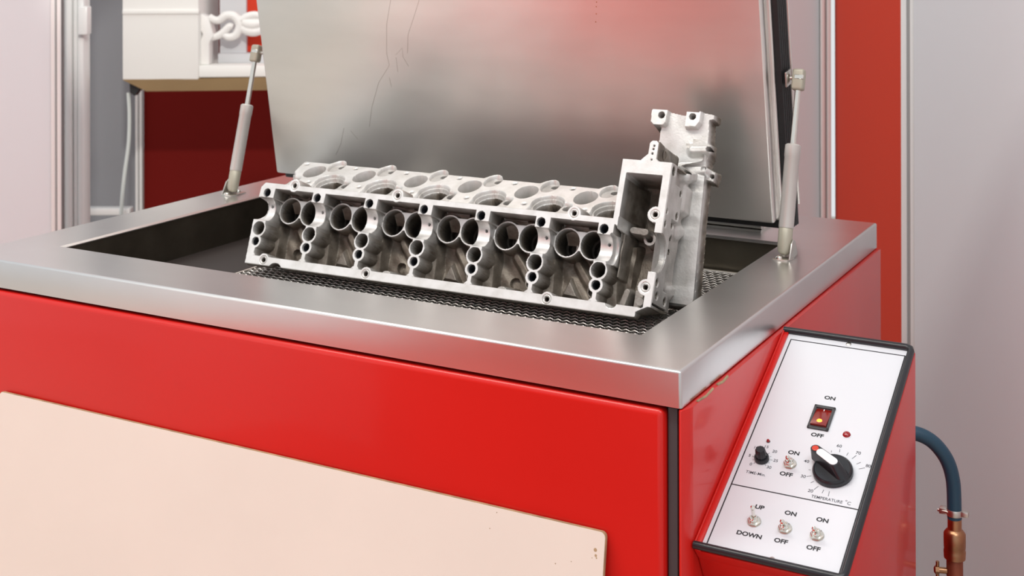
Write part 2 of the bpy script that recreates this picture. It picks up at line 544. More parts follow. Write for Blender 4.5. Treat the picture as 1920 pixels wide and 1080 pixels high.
# basin
m = MB()
zb = -0.45
q = 0.001
P = [(ix0 - q, iy0 - q), (ix1 + q, iy0 - q), (ix1 + q, iy1 + q), (ix0 - q, iy1 + q)]
vs = [(x, y, -0.0040) for x, y in P] + [(x, y, zb) for x, y in P]
m.add(vs, [(1, 0, 4, 5), (2, 1, 5, 6), (3, 2, 6, 7), (0, 3, 7, 4), (4, 7, 6, 5)])
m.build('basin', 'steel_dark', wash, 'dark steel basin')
m = MB()
for a, b in (((ix0, iy0 + 0.0, -0.068), (ix1, iy0 + 0.014, -0.060)), ((ix0, iy1 - 0.014, -0.068), (ix1, iy1, -0.060)),
             ((ix1 - 0.014, iy0, -0.068), (ix1, iy1, -0.060))):
    m.box(a, b)
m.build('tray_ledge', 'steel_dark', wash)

# red body
m = MB(); m.box((-TW + 0.012, 0.022, FZ + 0.08), (SX - 0.012, TD - 0.006, -0.075)); m.build('carcass', 'dark_gap', wash)
m = MB(); m.box((-TW - 0.003, SY, FZ + 0.05), (-0.0205, SY + 0.024, -TH - 0.004), 0.008, 3)
door = m.build('front_door', 'red_paint', wash)
m = MB()
m.prism([(-0.0035, SY + 0.004), (0.0005, SY + 0.0005), (SX - 0.001, 0.013), (SX, 0.018), (SX, TD - 0.004), (SX - 0.012, TD - 0.004), (SX - 0.012, 0.03), (-0.0035, 0.02)],
        (0, 0, 0), (1, 0, 0), (0, 1, 0), (0, 0, 1), FZ + 0.05, -TH - 0.0015, 0, 0.0012)
m.build('side_panel', 'red_paint', wash)
m = MB(); m.box((-0.0190, SY + 0.010, FZ + 0.05), (-0.0075, 0.022, -TH - 0.003), 0.001); m.build('corner_strip', 'plastic_grey', wash)
m = MB(); m.box((-TW - 0.002, 0.03, FZ + 0.05), (-TW + 0.012, TD - 0.004, -TH - 0.002), 0.002); m.build('side_panel', 'red_paint', wash)
m = MB(); m.box((-TW, TD - 0.014, FZ + 0.05), (SX - 0.013, TD - 0.004, -TH - 0.002), 0.002); m.build('back_panel', 'red_paint', wash)
m = MB(); m.tube([(0.0055, 0.10, -TH - 0.001), (0.0065, 0.118, -TH - 0.0022), (0.006, 0.135, -TH - 0.001)], 0.0016, 6)
m.tube([(0.0055, 0.035, -TH - 0.001), (0.0068, 0.06, -TH - 0.0022), (0.006, 0.085, -TH - 0.001)], 0.0014, 6)
m.build('sealant_bead', 'board_edge', wash, 'brown bead of sealant')
for xx, yy in ((-TW + 0.06, 0.06), (-0.06, 0.06), (-TW + 0.06, TD - 0.06), (-0.06, TD - 0.06)):
    MB().lathe((xx, yy, FZ), (0, 0, 1), [(0.03, 0), (0.03, 0.012), (0.012, 0.016), (0.012, 0.082)], 20).build('foot', 'plastic_grey', wash)

# ---- lid: plug panel, seal, pan
LA = math.radians(10.2)
LU = np.array([0, -math.sin(LA), math.cos(LA)])       # up along the lid
LN = np.array([0, -math.cos(LA), -math.sin(LA)])      # towards the viewer
LX = np.array([1.0, 0, 0])
LO = np.array([0, 0.6485, 0.035])
lid = bpy.data.objects.new('lid', None); COL.objects.link(lid); lid.parent = wash
LH = 0.60


def lidbox(x0, x1, b0, b1, h0, h1, bev):
    return MB().box((x0, b0, h0), (x1, b1, h1), bev, 3, 0, (LO, LX, LU, LN))


bm = bmesh.new()
bmesh.ops.create_cube(bm, size=1.0)
for v in bm.verts:
    v.co = Vector((-0.6 + v.co.x, LH / 2 + v.co.y * LH, -0.013 + v.co.z * 0.026))
bmesh.ops.bevel(bm, geom=bm.edges[:], offset=0.004, segments=3, affect='EDGES', profile=0.5)
m = MB().bm(bm, 0, (LO, LX, LU, LN))
m.build('inner_panel', 'steel', lid, 'brushed stainless inner face')
lidbox(-1.103, -0.094, -0.004, LH + 0.004, -0.034, -0.0262, 0.003).build('fold', 'steel', lid)
for k in range(5):
    h = -0.0345 - k * 0.0058
    lidbox(-1.108, -0.0845 + 0.0012 * k, -0.021, LH + 0.008, h - 0.0056, h, 0.0018).build('seal_rib', 'rubber', lid)
lidbox(-1.125, -0.077, 0.012, LH + 0.02, -0.0672, -0.0638, 0.001).build('outer_pan', 'steel', lid)
for path in [[(-0.7889, 0.3508), (-0.803, 0.3062), (-0.8098, 0.2514), (-0.8067, 0.2291), (-0.8344, 0.1952), (-0.8552, 0.1484), (-0.8661, 0.1094)], [(-0.7278, 0.352), (-0.7443, 0.3176), (-0.7592, 0.2878), (-0.7645, 0.2532)], [(-0.7897, 0.2497), (-0.7749, 0.2626), (-0.7746, 0.2453), (-0.7651, 0.2294)], [(-0.8095, 0.2064), (-0.807, 0.189)], [(-0.9246, 0.1029), (-0.9362, 0.0708), (-0.9503, 0.0488)], [(-0.9098, 0.0987), (-0.8954, 0.0831)], [(-0.7903, 0.2447), (-0.7896, 0.2174)]]:
    MB().tube([LO + LX * x + LU * b + LN * 0.0001 for x, b in path], 0.00020, 6).build('scratch', 'scratch', lid)
for x, b in [(-0.3817, 0.3472), (-0.3827, 0.335), (-0.3848, 0.3214), (-0.3805, 0.3549)]:
    MB().lathe(LO + LX * x + LU * b, LN, [(0.0011, 0), (0.0008, 0.0003)], 8).build('rust_spot', 'rust', lid)
for xa, xb in ((-1.05, -0.90), (-0.30, -0.15)):
    m = MB(); m.cyl((xa, 0.742, 0.012), (xb, 0.742, 0.012), 0.009)
    m.box((xa, 0.733, 0.0), (xb, 0.79, 0.004))
    m.build('hinge', 'zinc', lid)

# ---- gas struts


def strut(xb, xt, sgn):
    s = bpy.data.objects.new('gas_strut', None); COL.objects.link(s); s.parent = wash
    A = np.array([xb, 0.5795, 0.0165]); B = np.array([xt, 0.6475, 0.262])
    D = (B - A); L = np.linalg.norm(D); D /= L
    # bracket on the rim: foot plate and upright ear
    m = MB()
    m.prism([(-0.013, -0.016), (0.011, -0.016), (0.015, 0.0), (0.011, 0.030), (-0.013, 0.030)], (xb, 0.575, 0), (1, 0, 0), (0, 1, 0), (0, 0, 1), 0.0, 0.002, 0, 0.0006)
    m.prism([(-0.016, 0.002), (0.024, 0.002), (0.022, 0.012), (0.012, 0.026), (0.004, 0.029), (-0.004, 0.024)], (xb + 0.0115 * sgn, 0.578, 0), (0, 1, 0), (0, 0, 1), (sgn, 0, 0), 0.0, 0.0022, 0, 0.0005)
    m.cyl(A - [0.006 * sgn, 0, 0], A + [0.0135 * sgn, 0, 0], 0.0032, n=14)
    m.build('bracket', 'zinc', s)
    m = MB()
    for yy in (0.566, 0.598):
        m.lathe((xb - 0.004, yy, 0.002), (0, 0, 1), [(0.0062, 0), (0.0062, 0.0014), (0.0048, 0.0036), (0.001, 0.0048)], 16)
    m.build('screw', 'chrome', s)
    # lower socket
    m = MB()
    m.lathe(A - D * 0.012, D, [(0.002, 0), (0.007, 0.0018), (0.0098, 0.006), (0.0108, 0.014), (0.0110, 0.040), (0.0100, 0.0415)], 20)
    m.build('socket', 'strut_end', s)
    m = MB()
    m.lathe(A + D * 0.029, D, [(0.0112, 0), (0.0115, 0.002), (0.0115, 0.108), (0.0121, 0.109), (0.0121, 0.1265), (0.0095, 0.1285)], 24)
    m.build('cylinder', 'strut_paint', s)
    m = MB(); m.cyl(A + D * 0.15, B - D * 0.006, 0.0046, n=16)
    m.lathe(A + D * 0.205, D, [(0.0049, 0), (0.0049, 0.0015)], 16)
    m.build('rod', 'chrome', s)
    m = MB()
    x, y, _ = basis(D)
    m.box((-0.0095, -0.0085, -0.013), (0.0095, 0.0085, 0.021), 0.004, 3, 0, (B, np.array([1.0, 0, 0]) - D * D[0], np.cross(D, np.array([1.0, 0, 0])), D))
    m.build('ball_socket', 'strut_end', s)
    m = MB(); m.box((-0.005 * 1, -0.0094, 0.004), (0.0098, -0.006, 0.011), 0.0008, 1, 0, (B, np.array([1.0, 0, 0]) - D * D[0], np.cross(D, np.array([1.0, 0, 0])), D))
    m.build('spring_clip', 'chrome', s)
    m = MB(); xl = -0.0775 if sgn > 0 else -1.1235
    S = B + D * 0.006
    m.cyl((xl, S[1], S[2]), (B[0], S[1], S[2]), 0.0032, n=14)
    m.lathe((xl, S[1], S[2]), (sgn, 0, 0), [(0.009, 0), (0.009, 0.002), (0.005, 0.004)], 16)
    m.build('ball_stud', 'zinc', s)
    m = MB()   # stud plate on the lid's edge
    m.box((-0.0015, -0.012, -0.012), (0.0015, 0.012, 0.012), 0.0005, 1, 0, ((xl, S[1] + 0.001, S[2]), (1, 0, 0), LU, LN))
    m.build('stud_plate', 'zinc', s)


strut(-0.062, -0.060, 1)
strut(-1.150, -1.150, -1)

# ---- control box
XL, XR = 0.012, 0.1745
PB = np.array([XL, 0.0182, -0.2027])
EB = np.array([0, 0.9064, 0.4225]); EA = np.array([1.0, 0, 0]); EN = np.array([0, -0.4225, 0.9064])
PW, PL = 0.1645, 0.3725


def pp(a, b, h=0.0): return PB + EA * a + EB * b + EN * h


ctl = bpy.data.objects.new('control_box', None); COL.objects.link(ctl); ctl.parent = wash
m = MB()
prof = [(0.0182, -0.2057), (0.3566, -0.0480), (0.3566, -0.62), (0.26, -0.62), (0.0319, -0.2200)]
m.prism(prof, (SX + 0.0005, 0, 0), (0, 1, 0), (0, 0, 1), (1, 0, 0), 0.0, XR + 0.006 - SX, 0, 0.0012)
m.build('housing', 'red_paint', ctl)
m = MB(); m.box((-0.0045, -0.001, -0.004), (0.0035, PL + 0.002, 0.0045), 0.001, 2, 0, (PB, EA, EB, EN))
m.box((-0.0045, -0.001, 0.0), (-0.002, PL + 0.002, 0.0065), 0.0008, 2, 0, (PB, EA, EB, EN))
m.build('lip', 'red_paint', ctl)
m = MB(); m.box((0.003, 0.002, -0.003), (PW - 0.001, PL - 0.004, 0.0016), 0.0004, 1, 0, (PB, EA, EB, EN))
m.build('panel_plate', 'white_plate', wash, 'white printed control panel')
m = MB()
tr = [pp(-0.004, PL - 0.001, 0.004), pp(PW - 0.006, PL - 0.001, 0.004), pp(PW - 0.001, PL - 0.003, 0.004), pp(PW + 0.001, PL - 0.008, 0.004),
      pp(PW + 0.001, 0.008, 0.004), pp(PW, 0.003, 0.004), pp(PW - 0.005, 0.0005, 0.004), pp(-0.004, 0.0005, 0.004)]
m.tube(tr, 0.0046, 10)
m.build('edge_trim', 'plastic_black', ctl, 'black rubber edge trim')
for a, b in ((0.085, 0.364), (0.085, 0.0062)):
    m = MB(); m.lathe(pp(a, b, 0.0016), EN, [(0.0034, 0), (0.0034, 0.0006), (0.002, 0.0014), (0.0003, 0.0016)], 16)
    m.build('panel_screw', 'zinc', ctl)

# printed lines
m = MB()


def pline(a0, b0, a1, b1, w=0.0015, h=0.00175):
    dx, dy = a1 - a0, b1 - b0
    L = math.hypot(dx, dy); nx, ny = -dy / L * w / 2, dx / L * w / 2
    m.add([pp(a0 + nx, b0 + ny, h), pp(a0 - nx, b0 - ny, h), pp(a1 - nx, b1 - ny, h), pp(a1 + nx, b1 + ny, h)], [(0, 1, 2, 3)])


for a in ((0.009, 0.3575, 0.1592, 0.3575), (0.0088, 0.0035, 0.0092, 0.358), (0.1592, 0.358, 0.1592, 0.0035), (0.009, 0.0035, 0.1592, 0.0035), (0.0088, 0.098, 0.1592, 0.098)):
    pline(*a)
m.build('printed_frame', 'print_black', ctl)
for (a0, b0), (a1, b1) in [((0.1215, 0.1159), (0.122, 0.1084)), ((0.1148, 0.1165), (0.1141, 0.1112)), ((0.1075, 0.1201), (0.1039, 0.114)), ((0.1008, 0.1261), (0.0977, 0.1229)), ((0.0957, 0.1332), (0.0905, 0.1309)), ((0.0927, 0.1419), (0.0902, 0.1416)), ((0.1087, 0.1775), (0.1091, 0.1745)), ((0.1176, 0.1818), (0.1183, 0.1772)), ((0.1285, 0.1791), (0.1275, 0.1743)), ((0.1384, 0.177), (0.1347, 0.1707)), ((0.1458, 0.1678), (0.1416, 0.1639)), ((0.1523, 0.1606), (0.1459, 0.1572))]:
    m = MB(); pline(a0, b0, a1, b1, 0.0006); m.build('dial_tick', 'print_grey', ctl)
for k in range(11):
    an = math.radians(232 - k * 28.4)
    c = (0.0325, 0.1448)
    r0, r1 = (0.0098, 0.0126) if k % 2 == 0 else (0.0098, 0.0115)
    m = MB(); pline(c[0] + r0 * math.cos(an), c[1] + r0 * math.sin(an), c[0] + r1 * math.cos(an), c[1] + r1 * math.sin(an), 0.0005); m.build('dial_tick', 'print_grey', ctl)


def text(s, a, b, h, bold=0.0, sx=1.0, material='print_black', rot=0.0, name='lettering'):
    cu = bpy.data.curves.new('t', 'FONT')
    cu.body = s; cu.align_x = 'CENTER'; cu.align_y = 'CENTER'
    cu.size = 1.0; cu.offset = bold
    o = bpy.data.objects.new('t', cu); COL.objects.link(o)
    bpy.context.view_layer.update()
    me = bpy.data.meshes.new_from_object(o.evaluated_get(bpy.context.evaluated_depsgraph_get()))
    vs = [np.array(v.co) for v in me.vertices]; fs = [tuple(p.vertices) for p in me.polygons]
    bpy.data.objects.remove(o); bpy.data.curves.remove(cu); bpy.data.meshes.remove(me)
    c, sn = math.cos(rot), math.sin(rot)
    k = h / 0.70
    out = []
    for v in vs:
        x, y = v[0] * k * sx, v[1] * k
        out.append(pp(a + x * c - y * sn, b + x * sn + y * c, 0.00178))
    MB().add(out, fs).build(name, material, ctl)


for s, a, b in (('ON', 0.0857, 0.2620), ('OFF', 0.0862, 0.1972), ('ON', 0.0666, 0.1628), ('OFF', 0.0668, 0.1282), ('UP', 0.0510, 0.0726),
                ('DOWN', 0.0510, 0.0318), ('ON', 0.0876, 0.0731), ('OFF', 0.0876, 0.0327), ('ON', 0.1243, 0.0731), ('OFF', 0.1243, 0.0327)):
    text(s, a, b, 0.0056, 0.036, 1.10)
for s, a, b in (('20', 0.1006, 0.111), ('30', 0.0868, 0.130), ('40', 0.0846, 0.1537), ('50', 0.0956, 0.1759), ('60', 0.1157, 0.1867), ('70', 0.1397, 0.1812), ('80', 0.1554, 0.1642)):
    text(s, a, b, 0.0044, 0.008, 1.0, 'print_grey')
for s, a, b in (('0', 0.022, 0.1331), ('5', 0.0166, 0.1462), ('10', 0.0202, 0.160), ('15', 0.032, 0.1643), ('20', 0.0439, 0.1594), ('25', 0.0491, 0.1457), ('30', 0.0443, 0.1336)):
    text(s, a, b, 0.0042, 0.008, 1.0, 'print_grey')
text('TIME-Min.', 0.0318, 0.1206, 0.0042, 0.006, 0.98, 'print_grey')
text('TEMPERATURE', 0.1215, 0.1037, 0.0042, 0.006, 0.92, 'print_grey')
text('C', 0.1470, 0.1040, 0.0046, 0.0, 1.0, 'print_grey')
text('o', 0.1432, 0.1075, 0.0030, 0.0, 1.0, 'print_grey')

# rocker switch
rk = bpy.data.objects.new('rocker_switch', None); COL.objects.link(rk); rk.parent = wash
fr = (pp(0.0842, 0.2258), EA, EB, EN)
m = MB()
for a, b in (((-0.0131, -0.0200, 0.0016), (-0.0098, 0.0200, 0.0042)), ((0.0098, -0.0200, 0.0016), (0.0131, 0.0200, 0.0042)),
             ((-0.0131, -0.0200, 0.0016), (0.0131, -0.0158, 0.0042)), ((-0.0131, 0.0158, 0.0016), (0.0131, 0.0200, 0.0042))):
    m.box(a, b, 0.0006, 2, 0, fr)
m.build('bezel', 'plastic_grey', rk)
m = MB(); m.prism([(-0.0158, 0.0012), (0.0158, 0.0012), (0.0158, 0.0018), (0.0, 0.0042), (-0.0158, 0.0072)], fr[0], EB, EN, EA, -0.0097, 0.0097, 0, 0.0003)
m.build('rocker', 'rocker_lens', rk, 'translucent red rocker')
m = MB(); c = fr[0] + EB * -0.0085 + EN * 0.0060; nn = EN * 0.99 + EB * -0.1
m.lathe(c, EN, [(0.0034, 0), (0.0030, 0.0004), (0.001, 0.0007)], 14)
m.build('glow_lamp', 'rocker_glow', rk, 'lit orange lamp')
m = MB(); m.box((-0.0005, 0.0118, 0.0022), (0.0005, 0.0148, 0.0028), 0, 1, 0, fr); m.build('mark', 'plastic_white', rk)


def lens(a, b, r):
    g = bpy.data.objects.new('indicator_light', None); COL.objects.link(g); g.parent = wash
    MB().lathe(pp(a, b, 0.0016), EN, [(r * 1.0, 0), (r * 1.0, 0.0008), (r * 0.86, 0.0022), (r * 0.5, 0.0034), (r * 0.05, 0.0038)], 18).build('lens', 'red_lens', g)
    MB().lathe(pp(a, b, 0.0016), EN, [(r * 1.18, 0), (r * 1.15, 0.0005), (r * 0.98, 0.0007)], 18).build('ring', 'plastic_white' if r > 0.003 else 'plastic_grey', g)


lens(0.1200, 0.2062, 0.0050)
lens(0.0318, 0.1734, 0.0021)

# timer knob
tk = bpy.data.objects.new('timer_knob', None); COL.objects.link(tk); tk.parent = wash
MB().lathe(pp(0.0325, 0.1440, 0.0018), EN, [(0.0088, 0), (0.0090, 0.003), (0.0084, 0.0048)], 28).build('skirt', 'plastic_black', tk)
m = MB()
x, y, dd = EA, EB, EN
n = 24; vs = []
for h, r in ((0.0048, 0.0068), (0.0150, 0.0058), (0.0160, 0.0050)):
    for k in range(n):
        a = 2 * math.pi * k / n
        rr = r * (1 + (0.05 if k % 2 else -0.05))
        vs.append(pp(0.0325 + rr * math.cos(a), 0.1440 + rr * math.sin(a), 0.0018 + h))
fs = [(i * n + k, i * n + (k + 1) % n, (i + 1) * n + (k + 1) % n, (i + 1) * n + k) for i in range(2) for k in range(n)] + [tuple(range(2 * n, 3 * n))]
m.add(vs, fs); m.build('grip', 'plastic_black', tk)

# temperature knob
te = bpy.data.objects.new('temperature_knob', None); COL.objects.link(te); te.parent = wash
kc = (0.1188, 0.1440)
MB().lathe(pp(*kc, 0.0018), EN, [(0.0232, 0), (0.0236, 0.004), (0.0232, 0.0062), (0.0215, 0.0078), (0.0205, 0.0072)], 48).build('skirt', 'plastic_black', te)
ang = math.radians(149.0)
ka = EA * math.cos(ang) + EB * math.sin(ang); kb = -EA * math.sin(ang) + EB * math.cos(ang)
k0 = pp(*kc, 0.0)


def bar(x0, x1, r0, r1, n=10):
    pts = []
    for k in range(n + 1):
        a = -math.pi / 2 + math.pi * k / n
        pts.append((x1 + r1 * math.cos(a), r1 * math.sin(a)))
    for k in range(n + 1):
        a = math.pi / 2 + math.pi * k / n
        pts.append((x0 + r0 * math.cos(a), r0 * math.sin(a)))
    return pts


m = MB(); lo_, hi_ = bar(-0.016, 0.026, 0.0085, 0.0062), bar(-0.0035, 0.0255, 0.0064, 0.0058)
nb = len(lo_)
vs = [k0 + ka * p[0] + kb * p[1] + EN * 0.0072 for p in lo_] + [k0 + ka * p[0] + kb * p[1] + EN * 0.0215 for p in hi_]
m.add(vs, [(i, (i + 1) % nb, nb + (i + 1) % nb, nb + i) for i in range(nb)] + [tuple(range(nb, 2 * nb))])
m.build('grip', 'plastic_black', te)
m = MB(); m.prism(bar(-0.0030, 0.0170, 0.0054, 0.0050), k0, ka, kb, EN, 0.0214, 0.0222, 0, 0.0002); m.build('pointer_inlay', 'plastic_white', te, 'white pointer inlay')
MB().lathe(k0 + ka * 0.0258 + EN * 0.0212, EN, [(0.0040, 0), (0.0040, 0.0009), (0.0030, 0.0013)], 20).build('pointer_tip', 'red_cap', te, 'red tip of the pointer')


def toggle(a, b, da, db):
    g = bpy.data.objects.new('toggle_switch', None); COL.objects.link(g); g.parent = wash
    MB().lathe(pp(a, b, 0.0016), EN, [(0.0082, 0), (0.0082, 0.0006)], 24).build('washer', 'zinc', g)
    MB().lathe(pp(a, b, 0.0022), EN, [(0.0072, 0), (0.0074, 0.0004), (0.0074, 0.0022), (0.0066, 0.0027)], 6, ux=EA).build('hex_nut', 'chrome', g)
    MB().lathe(pp(a, b, 0.0046), EN, [(0.0050, 0), (0.0050, 0.0034), (0.0042, 0.0042), (0.0030, 0.0042), (0.0028, 0.0030)], 20).build('bushing', 'chrome', g)
    d = EN * 0.84 + EA * da + EB * db
    d = d / np.linalg.norm(d)
    MB().lathe(pp(a, b, 0.0070), d, [(0.0015, 0), (0.0024, 0.0125), (0.0029, 0.0145), (0.0027, 0.0165), (0.0012, 0.0176)], 16).build('lever', 'chrome', g)


toggle(0.0668, 0.1447, 0.14, -0.52)
toggle(0.0510, 0.0512, 0.06, 0.06)
toggle(0.0872, 0.0508, 0.10, -0.48)
toggle(0.1238, 0.0508, 0.08, -0.50)

# ------------------------------------------------------------------ wire tray in the basin
tray = empty('wire_tray', ((ix0 + ix1) / 2, (iy0 + iy1) / 2, -0.06), 'woven wire mesh tray under the cylinder head in the basin', 'wire tray')
tx0, tx1, ty0, ty1 = -0.885, ix1 - 0.005, iy0 + 0.005, iy1 - 0.012
tz = -0.0565
PXW, PYW = 0.0066, 0.0140
nx = int((tx1 - tx0) / PXW); ny = int((ty1 - ty0) / PYW)


def wires(along_x):
    """all wires of one direction as one vertex array (square section, woven)"""
    na, nb_ = (nx, ny) if along_x else (ny, nx)
    ps, pq = (PXW, PYW) if along_x else (PYW, PXW)
    t = np.arange(na * 2 + 1) * ps / 2
    V = []; F = []
    sec = [(-1, 0), (0, 1), (1, 0), (0, -1)]
    rw = 0.0013 if along_x else 0.0006
    off = 0
    for j in range(nb_ + 1):
        ph = 1 if j % 2 else -1
        if not along_x: ph = -ph
        zc_ = tz + ph * 0.0013 * np.cos(np.pi * t / ps)
        for s_, h_ in sec:
            u_ = t; v_ = np.full_like(t, j * pq) + s_ * rw
            x_, y_ = (u_, v_) if along_x else (v_, u_)
            V.append(np.stack([tx0 + x_, ty0 + y_, zc_ + h_ * rw], 1))
        nn = len(t)
        for a in range(4):
            b = (a + 1) % 4
            i = np.arange(nn - 1)
            F.append(np.stack([off + a * nn + i, off + b * nn + i, off + b * nn + i + 1, off + a * nn + i + 1], 1))
        off += 4 * nn
    return np.concatenate(V), np.concatenate(F)


def npmesh(name, V, F, material, parent, attr=None, smooth=True, sharp=None, kind=None, label=None):
    org = root_origin(parent)
    V = np.ascontiguousarray(V - org, dtype=np.float32)
    me = bpy.data.meshes.new(name)
    me.vertices.add(len(V)); me.vertices.foreach_set('co', V.ravel())
    F = np.ascontiguousarray(F, dtype=np.int32)
    me.loops.add(F.size); me.loops.foreach_set('vertex_index', F.ravel())
    me.polygons.add(len(F)); me.polygons.foreach_set('loop_start', np.arange(len(F), dtype=np.int32) * F.shape[1])
    me.polygons.foreach_set('use_smooth', np.full(len(F), smooth))
    me.update(calc_edges=True)
    if attr is not None:
        a = me.attributes.new('machined', 'FLOAT', 'POINT'); a.data.foreach_set('value', attr.astype(np.float32).ravel())
    if sharp:
        me.set_sharp_from_angle(angle=math.radians(sharp))
    me.materials.append(MATS[material])
    o = bpy.data.objects.new(name, me); COL.objects.link(o)
    o.parent = parent
    return tag(o, label, kind=kind)


V1, F1 = wires(True); V2, F2 = wires(False)
npmesh('wire_mesh', np.concatenate([V1, V2]), np.concatenate([F1, F2 + len(V1)]), 'wire', tray, kind='stuff')
m = MB()
for a, b in (((tx0, ty0), (tx1, ty0)), ((tx1, ty0), (tx1, ty1)), ((tx1, ty1), (tx0, ty1)), ((tx0, ty1), (tx0, ty0))):
    m.cyl((*a, tz), (*b, tz), 0.0026, n=8)
m.build('frame', 'wire', tray)

# ------------------------------------------------------------------ the cylinder head
# local frame: u along the head, v up the cam face, w into the casting; the cam face leans back 24 degrees
HK = 0.97
PSI, THT = 0.0174, 0.4203
EU = np.array([math.cos(PSI), math.sin(PSI), 0])
NB = np.array([-math.sin(PSI), math.cos(PSI), 0])
EV = NB * math.sin(THT) + UP * math.cos(THT)
EW = NB * math.cos(THT) - UP * math.sin(THT)
HO = CAM + HK * (np.array([-0.9093, 0.3312, -0.052]) - CAM)
PI_ = 0.1043
UK = [0.0073 + PI_ * k for k in range(7)]


def hp(u, v, w):
    return HO + HK * (np.multiply.outer(u, EU) + np.multiply.outer(v, EV) + np.multiply.outer(w, EW))


head = empty('cylinder_head', hp(0.36, 0.0, 0.085), 'bare cast aluminium cylinder head leaning back on the wire tray', 'cylinder head')


def rect(u, v, u0, u1, v0, v1, r=0.0):
    qx = np.abs(u - (u0 + u1) / 2) - (u1 - u0) / 2 + r
    qy = np.abs(v - (v0 + v1) / 2) - (v1 - v0) / 2 + r
    return np.hypot(np.maximum(qx, 0), np.maximum(qy, 0)) + np.minimum(np.maximum(qx, qy), 0) - r


def circ(u, v, a, b, r): return np.hypot(u - a, v - b) - r


def ell(u, v, a, b, ra, rb):
    return (np.hypot((u - a) / ra, (v - b) / rb) - 1) * min(ra, rb)


def seg(u, v, a, b, r):
    """capsule between two points"""
    px, py = u - a[0], v - a[1]; bx, by = b[0] - a[0], b[1] - a[1]
    t = np.clip((px * bx + py * by) / (bx * bx + by * by), 0, 1)
    return np.hypot(px - bx * t, py - by * t) - r


def poly(u, v, pts):
    d = np.full(u.shape, 1e9); s = np.ones(u.shape)
    n = len(pts)
    for i in range(n):
        a = pts[i]; b = pts[i - 1]
        ex, ey = b[0] - a[0], b[1] - a[1]; wx, wy = u - a[0], v - a[1]
        t = np.clip((wx * ex + wy * ey) / (ex * ex + ey * ey), 0, 1)
        d = np.minimum(d, (wx - ex * t) ** 2 + (wy - ey * t) ** 2)
        c1 = v >= a[1]; c2 = v < b[1]; c3 = ex * wy > ey * wx
        fl = (c1 & c2 & c3) | (~c1 & ~c2 & ~c3)
        s = np.where(fl, -s, s)
    return s * np.sqrt(d)


class HF:
    def __init__(self, u0, u1, v0, v1, step, base):
        self.u = np.arange(u0, u1 + step / 2, step); self.v = np.arange(v0, v1 + step / 2, step)
        self.U, self.V = np.meshgrid(self.u, self.v, indexing='ij')
        self.h = np.full(self.U.shape, float(base)); self.m = np.zeros(self.U.shape)
        self.base = base

    def put(self, sdf, level, e=0.0013, mach=None, smooth=False):
        s = np.clip(0.5 - sdf / e, 0, 1)
        if smooth: s = s * s * (3 - 2 * s)
        self.h = self.h * (1 - s) + level * s
        if mach is not None:
            s2 = np.clip(0.5 - (sdf + (0.0006 if np.max(mach) > 0.6 else 0.0)) / min(e, 0.0013), 0, 1)
            self.m = self.m * (1 - s2) + mach * s2

    def paint(self, sdf, mach, e=0.001):
        s = np.clip(0.5 - sdf / e, 0, 1)
        self.m = self.m * (1 - s) + mach * s

    def mesh(self, name, fn, keep, parent=None, flip=False, sharp=38):
        """keep: boolean vertex mask of what belongs to the casting"""
        n, k = self.U.shape
        idx = np.arange(n * k).reshape(n, k)
        q = np.stack([idx[:-1, :-1], idx[1:, :-1], idx[1:, 1:], idx[:-1, 1:]], -1)
        ok = keep[:-1, :-1] | keep[1:, :-1] | keep[1:, 1:] | keep[:-1, 1:]
        F = q[ok]
        if flip: F = F[:, ::-1]
        used = np.unique(F)
        rm = np.full(n * k, -1); rm[used] = np.arange(len(used))
        V = fn(self.U.ravel()[used], self.V.ravel()[used], self.h.ravel()[used])
        return npmesh(name, V, rm[F], 'cast_aluminium', head, attr=self.m.ravel()[used], sharp=sharp)


mn = np.minimum
mxm = np.maximum
# --- cam face -----------------------------------------------------------------
H = HF(-0.016, 0.7320, -0.006, 0.2660, 0.0008, 0.086)
U, V = H.U, H.V
H.h[:] = np.clip(0.012 + (V - 0.003) * 3.0, 0.012, 0.086)       # the casting draws in above the lower rail


def lump(U, V, f, ph):
    return np.sin(U * f + ph) * np.cos(V * f * 1.3 + 2 * ph) + 0.5 * np.sin((U + V) * f * 2.1 + ph)


top_b = [(0.0597, 0.1372), (0.2652, 0.1385), (0.5802, 0.1392)]
low_b = [(0.0344, 0.0092), (0.2386, 0.0093), (0.5602, 0.0088)]
case_b = [(0.7091, 0.1495), (0.7110, 0.0440)]
S = rect(U, V, -0.0088, 0.665, 0.0, 0.1385, 0.004)
S = mn(S, rect(U, V, 0.644, 0.7245, 0.0165, 0.2295, 0.001))
S = mn(S, rect(U, V, 0.60, 0.7025, 0.0, 0.05, 0.003))
S = mn(S, poly(U, V, [(0.70, 0.006), (0.7245, 0.0195), (0.7245, 0.06), (0.69, 0.06)]))
S = mn(S, rect(U, V, 0.6832, 0.6985, 0.21, 0.2605, 0.006))
S = mn(S, poly(U, V, [(0.672, 0.229), (0.684, 0.2405), (0.690, 0.2405), (0.690, 0.22)]))
S = mn(S, poly(U, V, [(0.6985, 0.2330), (0.702, 0.2295), (0.702, 0.22), (0.69, 0.22)]))
for a, b in top_b: S = mn(S, circ(U, V, a, b, 0.0118))
S = mxm(S, -circ(U, V, 0.0615, -0.0085, 0.0148))
S = mxm(S, -poly(U, V, [(-0.03, 0.16), (-0.0088, 0.1300), (-0.0010, 0.1395), (-0.002, 0.16)]))   # upper left corner
S = mxm(S, -poly(U, V, [(-0.03, 0.076), (-0.0080, 0.076), (-0.0015, -0.01), (-0.03, -0.01)]))
